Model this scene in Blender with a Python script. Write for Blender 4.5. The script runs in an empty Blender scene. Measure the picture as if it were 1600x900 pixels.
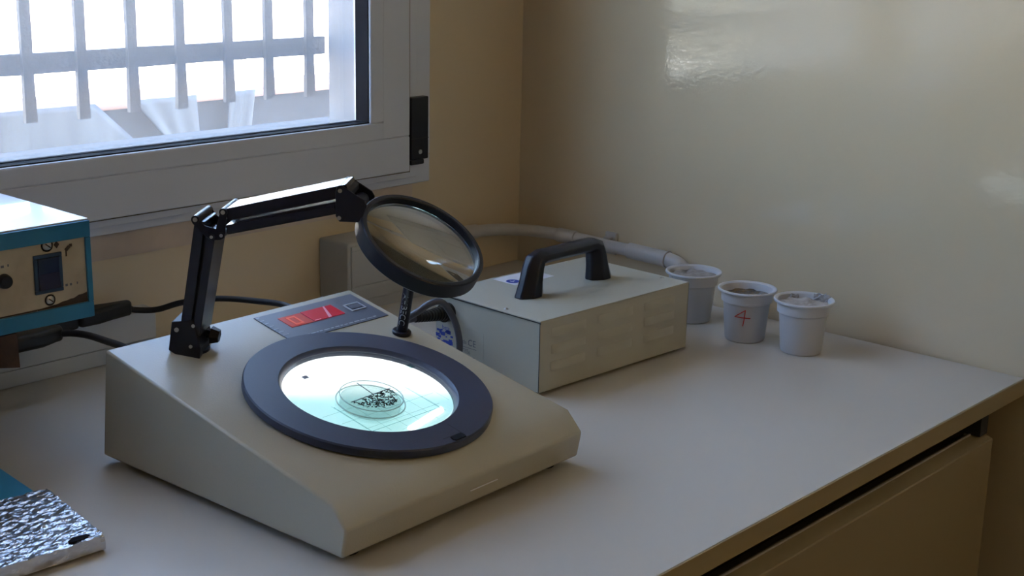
import bpy, bmesh, math, random
from mathutils import Vector, Matrix, noise
random.seed(7)
scene = bpy.context.scene
COL = scene.collection
PI = math.pi
def R(d): return math.radians(d)

# ------------------------------------------------------------------ camera
cd = bpy.data.cameras.new('camera'); cam = bpy.data.objects.new('camera', cd); COL.objects.link(cam)
YAW, PITCH, ROLL, FPX = R(47.935), R(14.740), R(1.2044), 2184.07
fwd = Vector((math.cos(PITCH)*math.sin(YAW), math.cos(PITCH)*math.cos(YAW), -math.sin(PITCH)))
rgt = Vector((math.cos(YAW), -math.sin(YAW), 0)); upv = rgt.cross(fwd)
r2 = rgt*math.cos(ROLL) + upv*math.sin(ROLL); u2 = upv*math.cos(ROLL) - rgt*math.sin(ROLL)
CAM = Vector((-1.3763, -1.2326, 0.4451))
cam.matrix_world = Matrix(((r2.x, u2.x, -fwd.x, CAM.x), (r2.y, u2.y, -fwd.y, CAM.y), (r2.z, u2.z, -fwd.z, CAM.z), (0, 0, 0, 1)))
cd.sensor_width = 36.0; cd.lens = FPX/1600*36.0; cd.clip_start = 0.02
scene.camera = cam

# ------------------------------------------------------------------ sky, sun, exposure
world = bpy.data.worlds.new('world'); scene.world = world; world.use_nodes = True
wn = world.node_tree.nodes; wl = world.node_tree.links; wn.clear()
sky = wn.new('ShaderNodeTexSky'); sky.sky_type = 'NISHITA'; sky.sun_disc = False
sky.sun_elevation = R(52); sky.sun_rotation = R(200); sky.altitude = 300; sky.dust_density = 1.6; sky.ozone_density = 1.0
bg = wn.new('ShaderNodeBackground'); bg.inputs['Strength'].default_value = 0.55
wo = wn.new('ShaderNodeOutputWorld')
wl.new(sky.outputs[0], bg.inputs[0]); wl.new(bg.outputs[0], wo.inputs[0])
sl_ = bpy.data.lights.new('sun', 'SUN'); sl_.energy = 13.0; sl_.angle = R(0.6); sl_.color = (1.0, 0.93, 0.82)
sun = bpy.data.objects.new('sun', sl_); COL.objects.link(sun)
sun.rotation_euler = (R(38), 0, R(-22))
scene.view_settings.view_transform = 'Standard'; scene.view_settings.look = 'None'
scene.view_settings.gamma = 1.0; scene.view_settings.use_curve_mapping = False
scene.view_settings.exposure = 2.12
scene.cycles.transparent_max_bounces = 40
pl_ = bpy.data.lights.new('window_portal', 'AREA'); pl_.shape = 'RECTANGLE'; pl_.size = 1.56; pl_.size_y = 1.15
pl_.cycles.is_portal = True
portal = bpy.data.objects.new('window_portal', pl_); COL.objects.link(portal)
portal.location = (-0.957, 0.175, 0.74); portal.rotation_euler = (R(-90), 0, 0)


# ------------------------------------------------------------------ materials
def mat(name, col, rough=0.5, metal=0.0, spec=0.5, bump=0.0, bscale=400.0, bdetail=2.0, var=0.0, vscale=8.0, col2=None, coat=0.0, bdist=0.001):
    m = bpy.data.materials.new(name); m.use_nodes = True
    nt = m.node_tree; b = nt.nodes['Principled BSDF']
    b.inputs['Base Color'].default_value = (*col, 1); b.inputs['Roughness'].default_value = rough
    b.inputs['Metallic'].default_value = metal; b.inputs['Specular IOR Level'].default_value = spec
    if coat: b.inputs['Coat Weight'].default_value = coat; b.inputs['Coat Roughness'].default_value = 0.05
    tc = nt.nodes.new('ShaderNodeTexCoord')
    if bump:
        n = nt.nodes.new('ShaderNodeTexNoise'); n.inputs['Scale'].default_value = bscale; n.inputs['Detail'].default_value = bdetail
        bp = nt.nodes.new('ShaderNodeBump'); bp.inputs['Strength'].default_value = bump; bp.inputs['Distance'].default_value = bdist
        nt.links.new(tc.outputs['Object'], n.inputs['Vector']); nt.links.new(n.outputs['Fac'], bp.inputs['Height'])
        nt.links.new(bp.outputs['Normal'], b.inputs['Normal'])
        if coat: nt.links.new(bp.outputs['Normal'], b.inputs['Coat Normal'])
    c2 = col2 or tuple(c*(1-var) for c in col)
    if var or col2:
        n = nt.nodes.new('ShaderNodeTexNoise'); n.inputs['Scale'].default_value = vscale; n.inputs['Detail'].default_value = 4
        rp = nt.nodes.new('ShaderNodeValToRGB')
        rp.color_ramp.elements[0].color = (*col, 1); rp.color_ramp.elements[1].color = (*c2, 1)
        rp.color_ramp.elements[0].position = 0.35; rp.color_ramp.elements[1].position = 0.65
        nt.links.new(tc.outputs['Object'], n.inputs['Vector']); nt.links.new(n.outputs['Fac'], rp.inputs['Fac'])
        nt.links.new(rp.outputs['Color'], b.inputs['Base Color'])
    return m
def emit_mat(name, col, strength, base=(0.1, 0.1, 0.1)):
    m = mat(name, base, 0.3); b = m.node_tree.nodes['Principled BSDF']
    b.inputs['Emission Color'].default_value = (*col, 1); b.inputs['Emission Strength'].default_value = strength
    return m
def clear_mat(name, tint=(1, 1, 1), gloss=0.06, rough=0.02, diffuse=0.0, dcol=(0.8, 0.85, 0.9), transl=False, refl=None):
    m = bpy.data.materials.new(name); m.use_nodes = True; nt = m.node_tree; nt.nodes.clear()
    out = nt.nodes.new('ShaderNodeOutputMaterial')
    tr = nt.nodes.new('ShaderNodeBsdfTransparent'); tr.inputs[0].default_value = (*tint, 1)
    gl = nt.nodes.new('ShaderNodeBsdfGlossy'); gl.inputs['Roughness'].default_value = rough
    mx = nt.nodes.new('ShaderNodeMixShader'); mx.inputs[0].default_value = gloss
    nt.links.new(tr.outputs[0], mx.inputs[1]); nt.links.new(gl.outputs[0], mx.inputs[2])
    last = mx
    if diffuse:
        df = nt.nodes.new('ShaderNodeBsdfTranslucent' if transl else 'ShaderNodeBsdfDiffuse'); df.inputs[0].default_value = (*dcol, 1)
        m2 = nt.nodes.new('ShaderNodeMixShader'); m2.inputs[0].default_value = diffuse
        nt.links.new(last.outputs[0], m2.inputs[1]); nt.links.new(df.outputs[0], m2.inputs[2]); last = m2
    nt.links.new(last.outputs[0], out.inputs[0])
    return m

M_WALL = mat('cream_gloss_paint', (0.665, 0.553, 0.375), 0.45, spec=0.4, bump=0.20, bscale=150, bdetail=2, bdist=0.0008, coat=1.0)
M_WALL.node_tree.nodes['Principled BSDF'].inputs['Coat IOR'].default_value = 1.65
M_WALL2 = mat('ochre_paint', (0.50, 0.36, 0.18), 0.6)
M_CEIL = mat('ceiling_white', (0.75, 0.73, 0.68), 0.9)
M_FLOOR = mat('floor_tile', (0.20, 0.165, 0.12), 0.4, var=0.2)
M_FRAME = mat('window_grey_alu', (0.61, 0.655, 0.755), 0.35, bump=0.05, bscale=600)
M_GASKET = mat('black_rubber', (0.010, 0.010, 0.014), 0.85, spec=0.15)
M_REVEAL = mat('reveal_render', (0.30, 0.285, 0.29), 0.9)
M_BLACK = mat('black_plastic', (0.006, 0.007, 0.016), 0.36, spec=0.4, bump=0.03, bscale=900)
M_BLACKM = mat('black_enamel', (0.010, 0.011, 0.022), 0.22)
M_RINGB = mat('dark_slate_plastic', (0.035, 0.042, 0.075), 0.42, bump=0.08, bscale=1200)
M_TOP = mat('worktop_laminate', (0.56, 0.52, 0.46), 0.38, bump=0.04, bscale=900, var=0.03, vscale=5)
M_EDGE = mat('worktop_edge', (0.36, 0.29, 0.16), 0.45)
M_CAB = mat('cabinet_laminate', (0.34, 0.275, 0.16), 0.45, bump=0.05, bscale=700)
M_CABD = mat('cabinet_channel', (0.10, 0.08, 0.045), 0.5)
M_DEV = mat('powder_coat_ivory', (0.46, 0.435, 0.35), 0.25, bump=0.20, bscale=650, bdetail=2, bdist=0.0008)
M_BOX = mat('enamel_grey_ivory', (0.46, 0.445, 0.365), 0.34, bump=0.05, bscale=700)
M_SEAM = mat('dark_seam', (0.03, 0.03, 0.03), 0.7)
M_STEEL = mat('screw_steel', (0.5, 0.48, 0.45), 0.3, metal=1.0)
M_PVC = mat('grey_pvc', (0.50, 0.48, 0.46), 0.4, var=0.12, vscale=20)
M_PVCW = mat('white_pvc', (0.62, 0.63, 0.64), 0.4)
M_SOCK = mat('grey_abs', (0.44, 0.43, 0.40), 0.45)
M_CUP = mat('cup_white', (0.58, 0.59, 0.62), 0.35)
_b = M_CUP.node_tree.nodes['Principled BSDF']; _b.inputs['Subsurface Weight'].default_value = 0.25; _b.inputs['Subsurface Radius'].default_value = (0.004, 0.004, 0.004); _b.inputs['Subsurface Scale'].default_value = 1.0
M_SOIL = mat('wet_soil', (0.09, 0.055, 0.03), 0.25, bump=0.8, bscale=250, bdist=0.002, col2=(0.20, 0.14, 0.08), vscale=120)
M_ASH = mat('grey_substrate', (0.42, 0.39, 0.37), 0.8, bump=0.6, bscale=300, bdist=0.002, var=0.3, vscale=90)
M_SAND = mat('brown_grey_substrate', (0.33, 0.29, 0.26), 0.7, bump=0.8, bscale=160, bdist=0.003, col2=(0.55, 0.52, 0.50), vscale=60)
M_RED = mat('red_marker', (0.55, 0.03, 0.02), 0.5)
M_BLUE = mat('blue_enamel', (0.03, 0.22, 0.42), 0.35, var=0.15, vscale=30)
M_NAVY = mat('navy_plastic', (0.008, 0.015, 0.06), 0.3)
M_BLUED = mat('dark_blue_plastic', (0.03, 0.07, 0.14), 0.4)
M_INSTTOP = mat('glare_white_top', (0.90, 0.91, 0.92), 0.30, spec=1.0, coat=0.6)  # near-white base paints in the window glare on the instrument top
M_PANEL = mat('stained_cream_panel', (0.52, 0.47, 0.36), 0.5, bump=0.1, bscale=400, col2=(0.40, 0.34, 0.25), vscale=28)
M_STAIN = mat('dark_stain', (0.05, 0.03, 0.02), 0.7)
M_RUST = mat('rusty_steel', (0.10, 0.055, 0.04), 0.7, bump=0.5, bscale=200, col2=(0.05, 0.03, 0.025), vscale=40)
M_FOIL = mat('aluminium_foil', (0.62, 0.62, 0.64), 0.24, metal=1.0, bump=0.35, bscale=160, bdetail=5, bdist=0.003)
M_FOILD = mat('dull_foil', (0.42, 0.42, 0.44), 0.5, metal=0.6, bump=0.5, bscale=300)
M_BLUECARD = mat('blue_card', (0.05, 0.42, 0.85), 0.35)
M_DISP = mat('slate_fascia', (0.11, 0.125, 0.16), 0.35)
M_DISPT = mat('pale_fascia_print', (0.42, 0.45, 0.50), 0.5)
M_ORANGE = emit_mat('display_orange', (1.0, 0.10, 0.07), 0.045, (0.16, 0.02, 0.015))
M_DIGIT = emit_mat('display_digit', (1.0, 0.22, 0.12), 0.10, (0.3, 0.04, 0.03))
M_REDW = emit_mat('display_red', (1.0, 0.01, 0.05), 0.050, (0.16, 0.003, 0.012))
for _m in (M_ORANGE, M_DIGIT, M_REDW): _m.node_tree.nodes['Principled BSDF'].inputs['Specular IOR Level'].default_value = 0.15
M_GLARE = mat('display_glare', (0.75, 0.35, 0.42), 0.4)
M_CABLE = mat('black_cable', (0.012, 0.011, 0.012), 0.45)
M_CABLEG = mat('grey_cable', (0.07, 0.075, 0.10), 0.28)
M_LABEL = mat('white_label', (0.74, 0.74, 0.76), 0.5)
M_LBLUE = mat('label_blue_print', (0.03, 0.06, 0.35), 0.5)
M_LGREY = mat('label_grey_print', (0.12, 0.13, 0.17), 0.5)
M_PLASTER = mat('plaster_patch', (0.62, 0.52, 0.44), 0.8, var=0.2, vscale=12, bump=0.2, bscale=120)
M_STONE = mat('speckled_stone', (0.06, 0.058, 0.066), 0.8, bump=0.2, bscale=200, col2=(0.03, 0.03, 0.034), vscale=110)
M_OUT = mat('outer_render', (0.30, 0.29, 0.28), 0.9, bump=0.2, bscale=60)
M_GRILLE = mat('grille_paint', (0.045, 0.042, 0.045), 0.7, bump=0.4, bscale=180, bdist=0.002, var=0.25, vscale=40)
M_CONC = mat('pale_concrete', (0.70, 0.67, 0.62), 0.9, var=0.1, vscale=1.5)
M_LOWWALL = mat('garden_wall_render', (0.034, 0.036, 0.044), 0.9, var=0.15, vscale=6)
M_SHEET = mat('pale_blue_sheet', (0.055, 0.064, 0.082), 0.5, col2=(0.095, 0.108, 0.13), vscale=5)
def stretch(m, sc):
    nt = m.node_tree; tc = [n for n in nt.nodes if n.type == 'TEX_COORD'][0]
    mp = nt.nodes.new('ShaderNodeMapping'); mp.inputs['Scale'].default_value = sc
    for l in list(nt.links):
        if l.from_node == tc: t = l.to_socket; nt.links.remove(l); nt.links.new(mp.outputs[0], t)
    nt.links.new(tc.outputs['Object'], mp.inputs[0])
stretch(M_SHEET, (5.0, 1.0, 0.8))
M_TERRA = mat('terracotta', (0.55, 0.30, 0.22), 0.8, var=0.3, vscale=20)
M_BARK = mat('bark', (0.25, 0.2, 0.15), 0.9, var=0.3, vscale=20)
M_LEAF = mat('dusty_leaf', (0.20, 0.24, 0.14), 0.7)
M_GLASS = clear_mat('window_glass', (0.97, 0.98, 0.98), 0.04, 0.01)
M_SCREEN = clear_mat('insect_mesh', (1, 1, 1), 0.0, 0.3, diffuse=0.09, dcol=(0.72, 0.72, 0.76), transl=True)
M_CLEAR = clear_mat('clear_plate', (0.93, 0.98, 0.98), 0.05, 0.03)
M_DISH = clear_mat('clear_dish', (0.975, 0.99, 0.988), 0.03, 0.05, diffuse=0.012, dcol=(0.80, 0.86, 0.85))
M_AGAR = clear_mat('pale_agar', (0.84, 0.86, 0.85), 0.02, 0.15, diffuse=0.04, dcol=(0.7, 0.76, 0.74))
M_SPECK = mat('black_specks', (0.02, 0.025, 0.025), 0.6)
M_ETCH = clear_mat('etched_line', (0.62, 0.76, 0.76), 0.0, 0.3)
M_LENS = bpy.data.materials.new('lens_glass'); M_LENS.use_nodes = True
_b = M_LENS.node_tree.nodes['Principled BSDF']; _b.inputs['Transmission Weight'].default_value = 1.0; _b.inputs['Roughness'].default_value = 0.0; _b.inputs['IOR'].default_value = 1.5; _b.inputs['Base Color'].default_value = (0.96, 0.99, 0.98, 1)

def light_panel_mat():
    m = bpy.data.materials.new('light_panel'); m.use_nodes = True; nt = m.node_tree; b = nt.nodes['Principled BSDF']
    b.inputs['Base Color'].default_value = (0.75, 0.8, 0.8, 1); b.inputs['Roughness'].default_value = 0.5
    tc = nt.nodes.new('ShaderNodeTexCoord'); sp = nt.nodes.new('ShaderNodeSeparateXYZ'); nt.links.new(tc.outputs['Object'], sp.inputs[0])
    # emission ramps by position: brightest at the back, dimmer and greener toward the front left
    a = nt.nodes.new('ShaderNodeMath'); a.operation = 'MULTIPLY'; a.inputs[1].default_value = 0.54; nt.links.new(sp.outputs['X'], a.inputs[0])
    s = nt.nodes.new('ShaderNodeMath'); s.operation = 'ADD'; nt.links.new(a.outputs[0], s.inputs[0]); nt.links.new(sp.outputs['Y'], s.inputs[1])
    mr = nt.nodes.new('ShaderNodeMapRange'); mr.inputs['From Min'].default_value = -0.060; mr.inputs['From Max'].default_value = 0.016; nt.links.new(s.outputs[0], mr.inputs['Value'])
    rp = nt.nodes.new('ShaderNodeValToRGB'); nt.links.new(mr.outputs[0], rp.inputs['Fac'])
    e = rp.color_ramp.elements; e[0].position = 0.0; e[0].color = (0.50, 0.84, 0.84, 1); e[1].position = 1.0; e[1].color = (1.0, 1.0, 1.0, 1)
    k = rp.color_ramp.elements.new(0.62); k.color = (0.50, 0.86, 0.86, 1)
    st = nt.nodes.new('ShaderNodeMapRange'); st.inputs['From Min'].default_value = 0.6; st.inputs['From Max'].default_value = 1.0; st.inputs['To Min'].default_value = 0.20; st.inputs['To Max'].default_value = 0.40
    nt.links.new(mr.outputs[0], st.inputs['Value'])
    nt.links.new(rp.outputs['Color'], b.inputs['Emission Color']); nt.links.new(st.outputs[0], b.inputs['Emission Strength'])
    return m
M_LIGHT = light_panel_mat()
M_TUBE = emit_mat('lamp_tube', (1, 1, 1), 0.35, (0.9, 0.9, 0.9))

# ------------------------------------------------------------------ mesh helpers
I4 = Matrix.Identity(4)
def T(x, y, z): return Matrix.Translation((x, y, z))
def bx(bm, x0, x1, y0, y1, z0, z1, mx=None):
    v = [bm.verts.new((x, y, z)) for x in (x0, x1) for y in (y0, y1) for z in (z0, z1)]
    for f in ((0, 1, 3, 2), (4, 6, 7, 5), (0, 4, 5, 1), (2, 3, 7, 6), (0, 2, 6, 4), (1, 5, 7, 3)): bm.faces.new([v[i] for i in f])
    if mx is not None: bmesh.ops.transform(bm, matrix=mx, verts=v)
    return v
def prism(bm, pts, axis, a, b, mx=None):
    """extrude a closed polygon (list of 2D points) along an axis 'x','y','z' between a and b"""
    def P(p, t): return {'x': (t, p[0], p[1]), 'y': (p[0], t, p[1]), 'z': (p[0], p[1], t)}[axis]
    A = [bm.verts.new(P(p, a)) for p in pts]; B = [bm.verts.new(P(p, b)) for p in pts]; n = len(pts)
    bm.faces.new(A); bm.faces.new(B[::-1])
    for i in range(n): bm.faces.new((A[i], B[i], B[(i+1) % n], A[(i+1) % n]))
    if mx is not None: bmesh.ops.transform(bm, matrix=mx, verts=A+B)
    return A+B
def lathe(bm, prof, seg=48, mx=None, closed=False):
    rings = []; allv = []
    for r, z in prof:
        if r < 1e-6: ring = [bm.verts.new((0, 0, z))]
        else: ring = [bm.verts.new((r*math.cos(2*PI*i/seg), r*math.sin(2*PI*i/seg), z)) for i in range(seg)]
        rings.append(ring); allv += ring
    pairs = list(zip(rings, rings[1:])) + ([(rings[-1], rings[0])] if closed else [])
    for a, b in pairs:
        for i in range(seg):
            j = (i+1) % seg
            if len(a) == 1 and len(b) == 1: continue
            if len(a) == 1: bm.faces.new((a[0], b[j], b[i]))
            elif len(b) == 1: bm.faces.new((a[i], a[j], b[0]))
            else: bm.faces.new((a[i], a[j], b[j], b[i]))
    if mx is not None: bmesh.ops.transform(bm, matrix=mx, verts=allv)
    return allv
def cyl(bm, p, q, r, seg=20, r2=None):
    p = Vector(p); q = Vector(q); d = q-p
    m = Matrix.Translation(p) @ d.to_track_quat('Z', 'Y').to_matrix().to_4x4()
    return lathe(bm, [(0, 0), (r, 0), (r2 if r2 is not None else r, d.length), (0, d.length)], seg, m)
def smooth_path(pts, n=8):
    pts = [Vector(p) for p in pts]; out = []
    P = [pts[0]*2-pts[1]] + pts + [pts[-1]*2-pts[-2]]
    for i in range(1, len(P)-2):
        for k in range(n):
            t = k/n; a, b, c, d = P[i-1], P[i], P[i+1], P[i+2]
            out.append(0.5*((2*b)+(c-a)*t+(2*a-5*b+4*c-d)*t*t+(3*b-a-3*c+d)*t**3))
    out.append(pts[-1]); return out
def tube(bm, path, r, seg=12):
    path = [Vector(p) for p in path]; rad = r if callable(r) else (lambda t: r)
    rings = []; up = Vector((0, 0, 1)); n = len(path)
    for i, p in enumerate(path):
        d = (path[min(i+1, n-1)]-path[max(i-1, 0)]).normalized()
        x = d.cross(up)
        if x.length < 1e-4: x = d.cross(Vector((0, 1, 0)))
        x.normalize(); up = x.cross(d).normalized(); rr = rad(i/(n-1))
        rings.append([bm.verts.new(p+(x*math.cos(2*PI*k/seg)+up*math.sin(2*PI*k/seg))*rr) for k in range(seg)])
    for a, b in zip(rings, rings[1:]):
        for k in range(seg): bm.faces.new((a[k], a[(k+1) % seg], b[(k+1) % seg], b[k]))
    bm.faces.new(rings[0][::-1]); bm.faces.new(rings[-1])
def obj(name, bm, m, parent=None, bevel=0.0, smooth=False, seg=2, mw=None):
    bmesh.ops.recalc_face_normals(bm, faces=bm.faces[:])
    me = bpy.data.meshes.new(name); bm.to_mesh(me); bm.free()
    me.materials.append(m)
    if smooth:
        for p in me.polygons: p.use_smooth = True
        try: me.set_sharp_from_angle(angle=R(35))
        except Exception: pass
    o = bpy.data.objects.new(name, me); COL.objects.link(o)
    if parent is not None: o.parent = parent
    if mw is not None: o.matrix_local = mw
    if bevel:
        md = o.modifiers.new('bevel', 'BEVEL'); md.width = bevel; md.segments = seg; md.limit_method = 'ANGLE'; md.angle_limit = R(35)
        md.harden_normals = False
    return o
def tag(o, label, cat, group=None):
    o['label'] = label; o['category'] = cat
    if group: o['group'] = group
    return o
def thing(name, label, cat, mw=I4, group=None):
    o = bpy.data.objects.new(name, None); COL.objects.link(o); o.empty_display_size = 0.02; o.matrix_world = mw
    return tag(o, label, cat, group)
def struct(o, label=None):
    o['kind'] = 'structure'
    if label: o['label'] = label
    return o
def one(f, *a, **k):
    bm = bmesh.new(); f(bm, *a, **k); return bm
def text_bm(body, size, mx, depth=0.0):
    cu = bpy.data.curves.new('lettering', 'FONT'); cu.body = body; cu.size = size; cu.align_x = 'CENTER'; cu.align_y = 'CENTER'; cu.extrude = depth
    o = bpy.data.objects.new('lettering', cu); COL.objects.link(o)
    dg = bpy.context.evaluated_depsgraph_get(); me = o.evaluated_get(dg).to_mesh()
    bm = bmesh.new(); bm.from_mesh(me); bmesh.ops.transform(bm, matrix=mx, verts=bm.verts[:])
    o.evaluated_get(dg).to_mesh_clear(); bpy.data.objects.remove(o); bpy.data.curves.remove(cu)
    return bm
def frame_bm(x0, x1, z0, z1, w, y0, y1):
    """rectangular frame in the xz plane: outer x0..x1, z0..z1, member width w"""
    bm = bmesh.new()
    bx(bm, x0, x1, y0, y1, z0, z0+w); bx(bm, x0, x1, y0, y1, z1-w, z1)
    bx(bm, x0, x0+w, y0, y1, z0+w, z1-w); bx(bm, x1-w, x1, y0, y1, z0+w, z1-w)
    return bm

# ------------------------------------------------------------------ room shell
FZ, CZ = -0.88, 1.75
WX0, WX1, WZ0, WZ1 = -1.725, -0.189, 0.155, 1.32        # window opening
bm = bmesh.new()
bx(bm, -3.6, WX0, 0, 0.165, FZ, CZ); bx(bm, WX1, 0.15, 0, 0.165, FZ, CZ)
bx(bm, WX0, WX1, 0, 0.165, FZ, WZ0); bx(bm, WX0, WX1, 0, 0.165, WZ1, CZ)
struct(obj('wall_back', bm, M_WALL), 'cream painted wall with the window')
struct(obj('wall_right', one(bx, 0, 0.15, -3.6, 0, FZ, CZ), M_WALL), 'glossy cream wall beside the bench')
struct(obj('wall_left', one(bx, -3.75, -3.6, -3.6, 0.165, FZ, CZ), M_WALL2))
struct(obj('wall_front', one(bx, -3.75, 0.15, -3.75, -3.6, FZ, CZ), M_WALL2))
struct(obj('ceiling', one(bx, -3.75, 0.15, -3.75, 0.165, CZ, CZ+0.15), M_CEIL))
struct(obj('floor', one(bx, -3.75, 0.15, -3.75, 0.165, FZ-0.1, FZ), M_FLOOR))
struct(obj('trim_1', one(bx, -1.8, -0.20, -0.002, 0.0, 0.103, 0.131), M_PLASTER), 'strip of dull plaster under the window frame')

# warm fill light added behind the camera to lift front faces; the globe is unseen
fillt = thing('fill_lamp', 'added warm fill lamp in a globe behind the camera, out of view', 'lamp', T(-0.55, -2.9, CZ))
obj('stem', one(cyl, (0, 0, -0.20), (0, 0, 0), 0.008, 12), M_STEEL, fillt)
obj('globe', one(lathe, [(0, -0.44), (0.05, -0.433), (0.09, -0.405), (0.115, -0.36), (0.12, -0.32), (0.115, -0.28), (0.09, -0.235), (0.05, -0.207), (0, -0.20)], 32), emit_mat('fill_globe', (1.0, 0.66, 0.30), 0.5, (0.8, 0.7, 0.5)), fillt, smooth=True)
ld = bpy.data.lights.new('fill_light', 'POINT'); ld.energy = 1.5; ld.color = (1.0, 0.76, 0.38); ld.shadow_soft_size = 0.16
lo = bpy.data.objects.new('fill_light', ld); COL.objects.link(lo); lo.parent = fillt; lo.location = (0, 0, -0.62)

# window: fixed frame, opening sash, glass, gasket, hinge, screen, outer rail
win = bpy.data.objects.new('window_1', None); COL.objects.link(win); struct(win, 'grey framed window, right sash with a black hinge, unseen left sash added for light')
fr = obj('frame', frame_bm(-1.737, -0.178, 0.1306, 1.345, 0.034, -0.010, 0.0), M_FRAME, win, 0.0015)
obj('frame_step', frame_bm(-1.7255, -0.2065, 0.1400, 1.333, 0.030, -0.016, -0.0101), M_FRAME, fr, 0.001)
b = bmesh.new(); bx(b, -0.2188, -0.2178, -0.0163, -0.0159, 0.1470, 1.31); bx(b, -1.70, -0.2178, -0.0163, -0.0159, 0.1472, 0.1482); obj('frame_seam_shade', b, M_CABD, fr)  # dark lines painted on the step for the shaded gap beside the sash
obj('frame_core', frame_bm(-1.723, -0.190, 0.156, 1.319, 0.022, 0.0002, 0.045), M_FRAME, fr)
for sx in (0.0, -0.735):  # second sash lies out of view, added for more daylight from the left
    sash = obj('sash', frame_bm(sx-0.954, sx-0.226, 0.1500, 1.3135, 0.0635-0.0205, -0.0250, -0.0161), M_FRAME, win, 0.0015)
    obj('glazing_bead', frame_bm(sx-0.911, sx-0.2685, 0.1925, 1.271, 0.0208, -0.0258, -0.0162), M_FRAME, sash, 0.002)
    b = frame_bm(sx-0.8905, sx-0.2888, 0.2128, 1.2506, 0.0018, -0.0225, -0.0012); bx(b, sx-0.8887, sx-0.2906, -0.0080, -0.0012, 0.2146, 0.2152)
    obj('gasket', b, M_GASKET, sash)
    obj('glass_pane', one(bx, sx-0.8905, sx-0.2888, -0.0010, 0.0020, 0.2128, 1.2506), M_GLASS, sash)
hg = bmesh.new(); bx(hg, -0.2245, -0.196, -0.026, -0.0161, 0.163, 0.2385); bx(hg, -0.2245, -0.203, -0.026, -0.0161, 0.157, 0.163)
hinge = obj('hinge', hg, M_BLACK, win, 0.0012)
pb = one(cyl, (-0.2105, -0.0262, 0.1725), (-0.2105, -0.0272, 0.1725), 0.0028); obj('hinge_screw', pb, M_STEEL, hinge)
obj('hinge_seam', one(bx, -0.2246, -0.1959, -0.0263, -0.026, 0.1885, 0.1890), M_SEAM, hinge)
obj('outer_rail', one(bx, -0.2035, -0.189, 0.03, 0.100, 0.186, 1.319), M_PVCW, win)
obj('insect_screen', one(bx, -1.723, -0.2035, 0.0700, 0.0703, 0.186, 1.318), M_SCREEN, win)
struct(obj('trim_2', one(bx, -1.78, -0.145, 0.046, 0.21, 0.1555, 0.185), M_STONE), 'speckled stone outer window sill')
struct(obj('trim_3', one(bx, -0.1905, -0.1888, 0.101, 0.164, 0.1855, 1.319), M_REVEAL), 'grey rendered outer window reveal')

# iron grille outside the window
gr = thing('window_grille', 'grey iron security grille of upright bars outside the window', 'grille', T(-0.6, 0.18, 0.224))
gx, gz = -0.6, 0.224
for i, zc in enumerate((0.284, 0.76, 1.22)):
    bm = bmesh.new(); ns = 52; vs = []
    for k in range(ns+1):
        x = -1.78 + (1.78-0.186)*k/ns; w = 0.0112 + 0.0007*noise.noise(Vector((x*40, i*7.0, 0)))
        vs.append([bm.verts.new((x-gx, y, zc-gz+s*w)) for y, s in ((-0.004, -1), (0.004, -1), (0.004, 1), (-0.004, 1))])
    for a, b in zip(vs, vs[1:]):
        for q in range(4): bm.faces.new((a[q], a[(q+1) % 4], b[(q+1) % 4], b[q]))
    bm.faces.new(vs[0]); bm.faces.new(vs[-1][::-1])
    obj('crossbar', bm, M_GRILLE, gr)
for i in range(24):
    x = -0.216-0.065*i + (0.004 if i == 2 else 0)
    bm = bmesh.new(); ns = 24; vs = []
    for k in range(ns+1):
        z = 0.222+0.004*((i*37 % 5)/5-0.5) + 1.09*k/ns; w = 0.0062+0.0006*noise.noise(Vector((i*3.1, z*45, 2)))
        if k == 0: w *= 1.12
        vs.append([bm.verts.new((x-gx+sx*w, -0.0075+sy*w*0.45, z-gz)) for sx, sy in ((-1, -1), (1, -1), (1, 1), (-1, 1))])
    for a, b in zip(vs, vs[1:]):
        for q in range(4): bm.faces.new((a[q], a[(q+1) % 4], b[(q+1) % 4], b[q]))
    bm.faces.new(vs[0]); bm.faces.new(vs[-1][::-1])
    obj('bar', bm, M_GRILLE, gr)

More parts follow.
